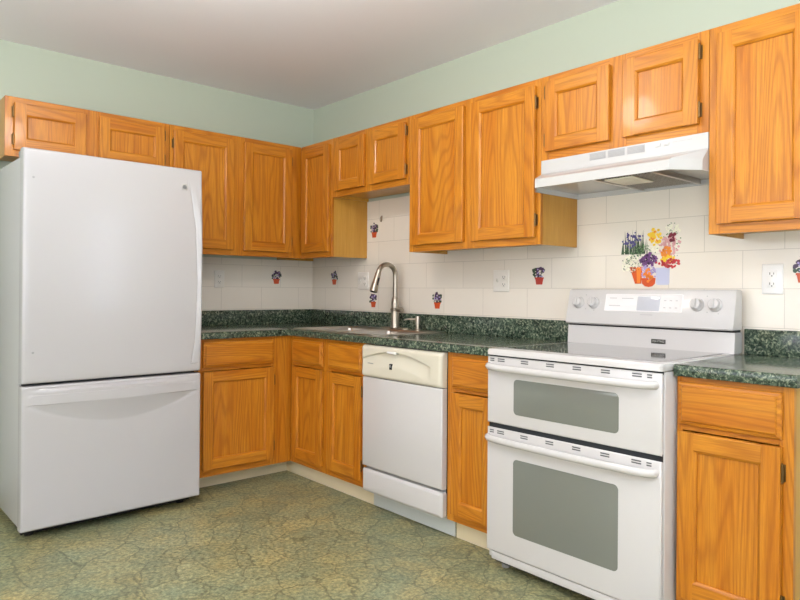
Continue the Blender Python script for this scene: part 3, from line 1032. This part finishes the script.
# ------------------------------------------------------------------ printed flower tiles
def blob(mb, x, z, r, lay, n=7, sq=1.0):
    """a flat printed petal: thin disc proud of the tile"""
    a0 = random.random() * 6
    pts = []
    for k in range(n):
        t = a0 + 2 * PI * k / n
        rr = r * random.uniform(.8, 1.15)
        pts.append((x + rr * math.cos(t), z + rr * sq * math.sin(t)))
    mb.prism(pts, 1, -.0004 - lay * .00012, 0)
def poly(mb, pts, lay):
    mb.prism(pts, 1, -.0004 - lay * .00012, 0)
def decal(label, wall, c, z, pot='terracotta', cut=None):
    p = thing('flower_pot_decal', label, 'decal', ((-TT, -c, z) if wall == 'B' else (c, -TT, z)), WB if wall == 'B' else 0, 'little flower pot tile decals')
    m = MB()
    poly(m, [(-.016, -.046), (.016, -.046), (.022, -.014), (-.022, -.014)], 3)
    poly(m, [(-.0235, -.020), (.0235, -.020), (.0235, -.012), (-.0235, -.012)], 4)
    m.build('pot', pot, p)
    m = MB()
    for k in range(16):
        blob(m, random.uniform(-.031, .031), random.uniform(-.012, .030), random.uniform(.005, .009), 1)
    for k in range(7):
        x = random.uniform(-.022, .022)
        poly(m, [(x * .5 - .002, -.012), (x * .5 + .002, -.012), (x * 1.2 + .001, .036)], 0)
    m.build('foliage', 'leafd', p)
    m = MB()
    for k in range(11):
        t = k / 11 * 2 * PI
        blob(m, .026 * math.cos(t) * random.uniform(.3, 1.1), .016 + .025 * math.sin(t) * random.uniform(.3, 1.1), random.uniform(.006, .0095), 5 + k % 3)
    m.build('purple_blossoms', 'plum', p)
    m = MB()
    for k in range(9):
        blob(m, random.uniform(-.024, .024), random.uniform(-.010, .030), .004, 9)
    m.build('lilac_blossoms', 'lilac', p)
    m = MB()
    for k in range(5):
        blob(m, random.uniform(-.020, .020), random.uniform(-.010, .008), .0035, 10)
    m.build('pale_blossoms', 'cream', p)
    p.scale = (1.18, 1, 1.08)
    return p
decal('little potted flower decal on the left wall near the corner', 'A', -.315, 1.248)
decal('little potted flower decal just right of the corner, beneath the narrow cabinet', 'B', .286, 1.246, 'terracotta')
decal('topmost potted flower decal, on the wall below the small hook', 'B', .737, 1.558)
decal('little potted flower decal beneath the faucet spray head', 'B', .733, 1.094)
decal('little potted flower decal just above the backsplash right of the faucet', 'B', 1.339, 1.100)
decal('little red potted flower decal between double switch plate and range', 'B', 2.081, 1.242, 'redpot')
decal('little potted flower decal at the right edge past the white outlet', 'B', 3.290, 1.246)

mu = thing('flower_mural', 'large tile picture of three flower pots above the range', 'tile mural', (-TT, -2.68, 1.185), WB)
def mp_(zx, zy):
    return (2.544 + (zx / 7.06 + 610 - 623) * .0047 - 2.68, 1.44 - (zy / 7.06 + 210 - 228) * .0045 - 1.18)
def cloud(name, m, box, n, r, lay, sq=1.0):
    mb = MB()
    for k in range(n):
        t, q = random.random() * 2 * PI, random.random() ** .6 * random.uniform(.9, 1.15)
        x, z = mp_((box[0] + box[2]) / 2 + (box[2] - box[0]) / 2 * q * math.cos(t), (box[1] + box[3]) / 2 + (box[3] - box[1]) / 2 * q * math.sin(t))
        blob(mb, x, z, r * random.uniform(.7, 1.2), lay + k % 4, 6, sq)
    return mb.build(name, m, mu, 0)
mb = MB()
for k in range(40):
    x = random.uniform(95, 275)
    top = random.uniform(130, 235)
    a = mp_(x, top)
    b_ = mp_(95 + (x - 95) * .95 + random.uniform(-12, 12), 310)
    poly(mb, [(b_[0] - .003, b_[1]), (b_[0] + .003, b_[1]), (a[0], a[1])], k % 3)
mb.build('iris_leaves', 'leafd', mu, 0)
cloud('green_foliage', 'leaf', (95, 240, 345, 400), 90, .004, 1)
cloud('iris_blossoms', 'iris', (98, 155, 250, 260), 39, 0.0054, 4)
cloud('white_blossoms', 'cream', (92, 315, 225, 440), 105, 0.0043, 5)
cloud('dark_sprigs', 'leafd', (92, 315, 225, 445), 60, 0.0020, 10)
cloud('purple_blossoms', 'purple', (228, 305, 345, 395), 66, 0.0065, 6)
cloud('plum_centres', 'plum', (235, 310, 335, 385), 24, 0.0036, 11)
cloud('yellow_blossoms', 'yellow', (285, 145, 375, 260), 25, 0.0086, 8)
cloud('orange_centres', 'orange', (290, 150, 350, 255), 10, 0.0043, 13)
cloud('cream_blossoms', 'cream', (300, 240, 375, 300), 33, 0.0043, 5)
cloud('cream_sprigs', 'cream', (395, 118, 500, 190), 36, 0.0043, 4)
cloud('sprig_leaves', 'leaf', (390, 115, 505, 400), 60, 0.0029, 2)
cloud('pink_blossoms', 'pink', (365, 190, 505, 330), 75, 0.0058, 5)
cloud('maroon_blossoms', 'maroon', (425, 178, 472, 230), 13, 0.0072, 10)
cloud('marigold_blossoms', 'orange', (380, 265, 440, 350), 30, 0.0065, 10)
cloud('gold_blossoms', 'yellow', (365, 325, 470, 365), 18, 0.0058, 14)
cloud('red_blossoms', 'red', (350, 345, 492, 412), 45, 0.0065, 12)
mb = MB()
poly(mb, [mp_(150, 400), mp_(190, 520), mp_(235, 520), mp_(245, 400)][::-1], 6)
po = mb.build('terracotta_pot', 'terracotta', mu, 0, label='tilted terracotta pot at the left')
mb = MB()
poly(mb, [mp_(200, 405), mp_(205, 515), mp_(228, 515), mp_(235, 405)][::-1], 8)
mb.build('orange_stripe', 'terracotta_l', po, 0)
mb = MB()
poly(mb, [mp_(340, 410), mp_(340, 518), mp_(346, 528), mp_(424, 528), mp_(430, 518), mp_(432, 410)][::-1], 5)
mb.build('pale_blue_pot', 'bluepot', mu, 0, label='pale blue pot at the right')
mb = MB()
poly(mb, [mp_(238, 480), mp_(242, 520), mp_(262, 538), mp_(288, 543), mp_(314, 538), mp_(332, 520), mp_(337, 480)][::-1], 14)
mb.build('terracotta_pot', 'terracotta', mu, 0, label='round terracotta pot in the middle')
cloud('lilac_blossoms', 'lilac', (226, 395, 342, 490), 90, 0.0040, 16)
cloud('orange_blossoms', 'terracotta_l', (258, 415, 312, 500), 27, 0.0065, 20)
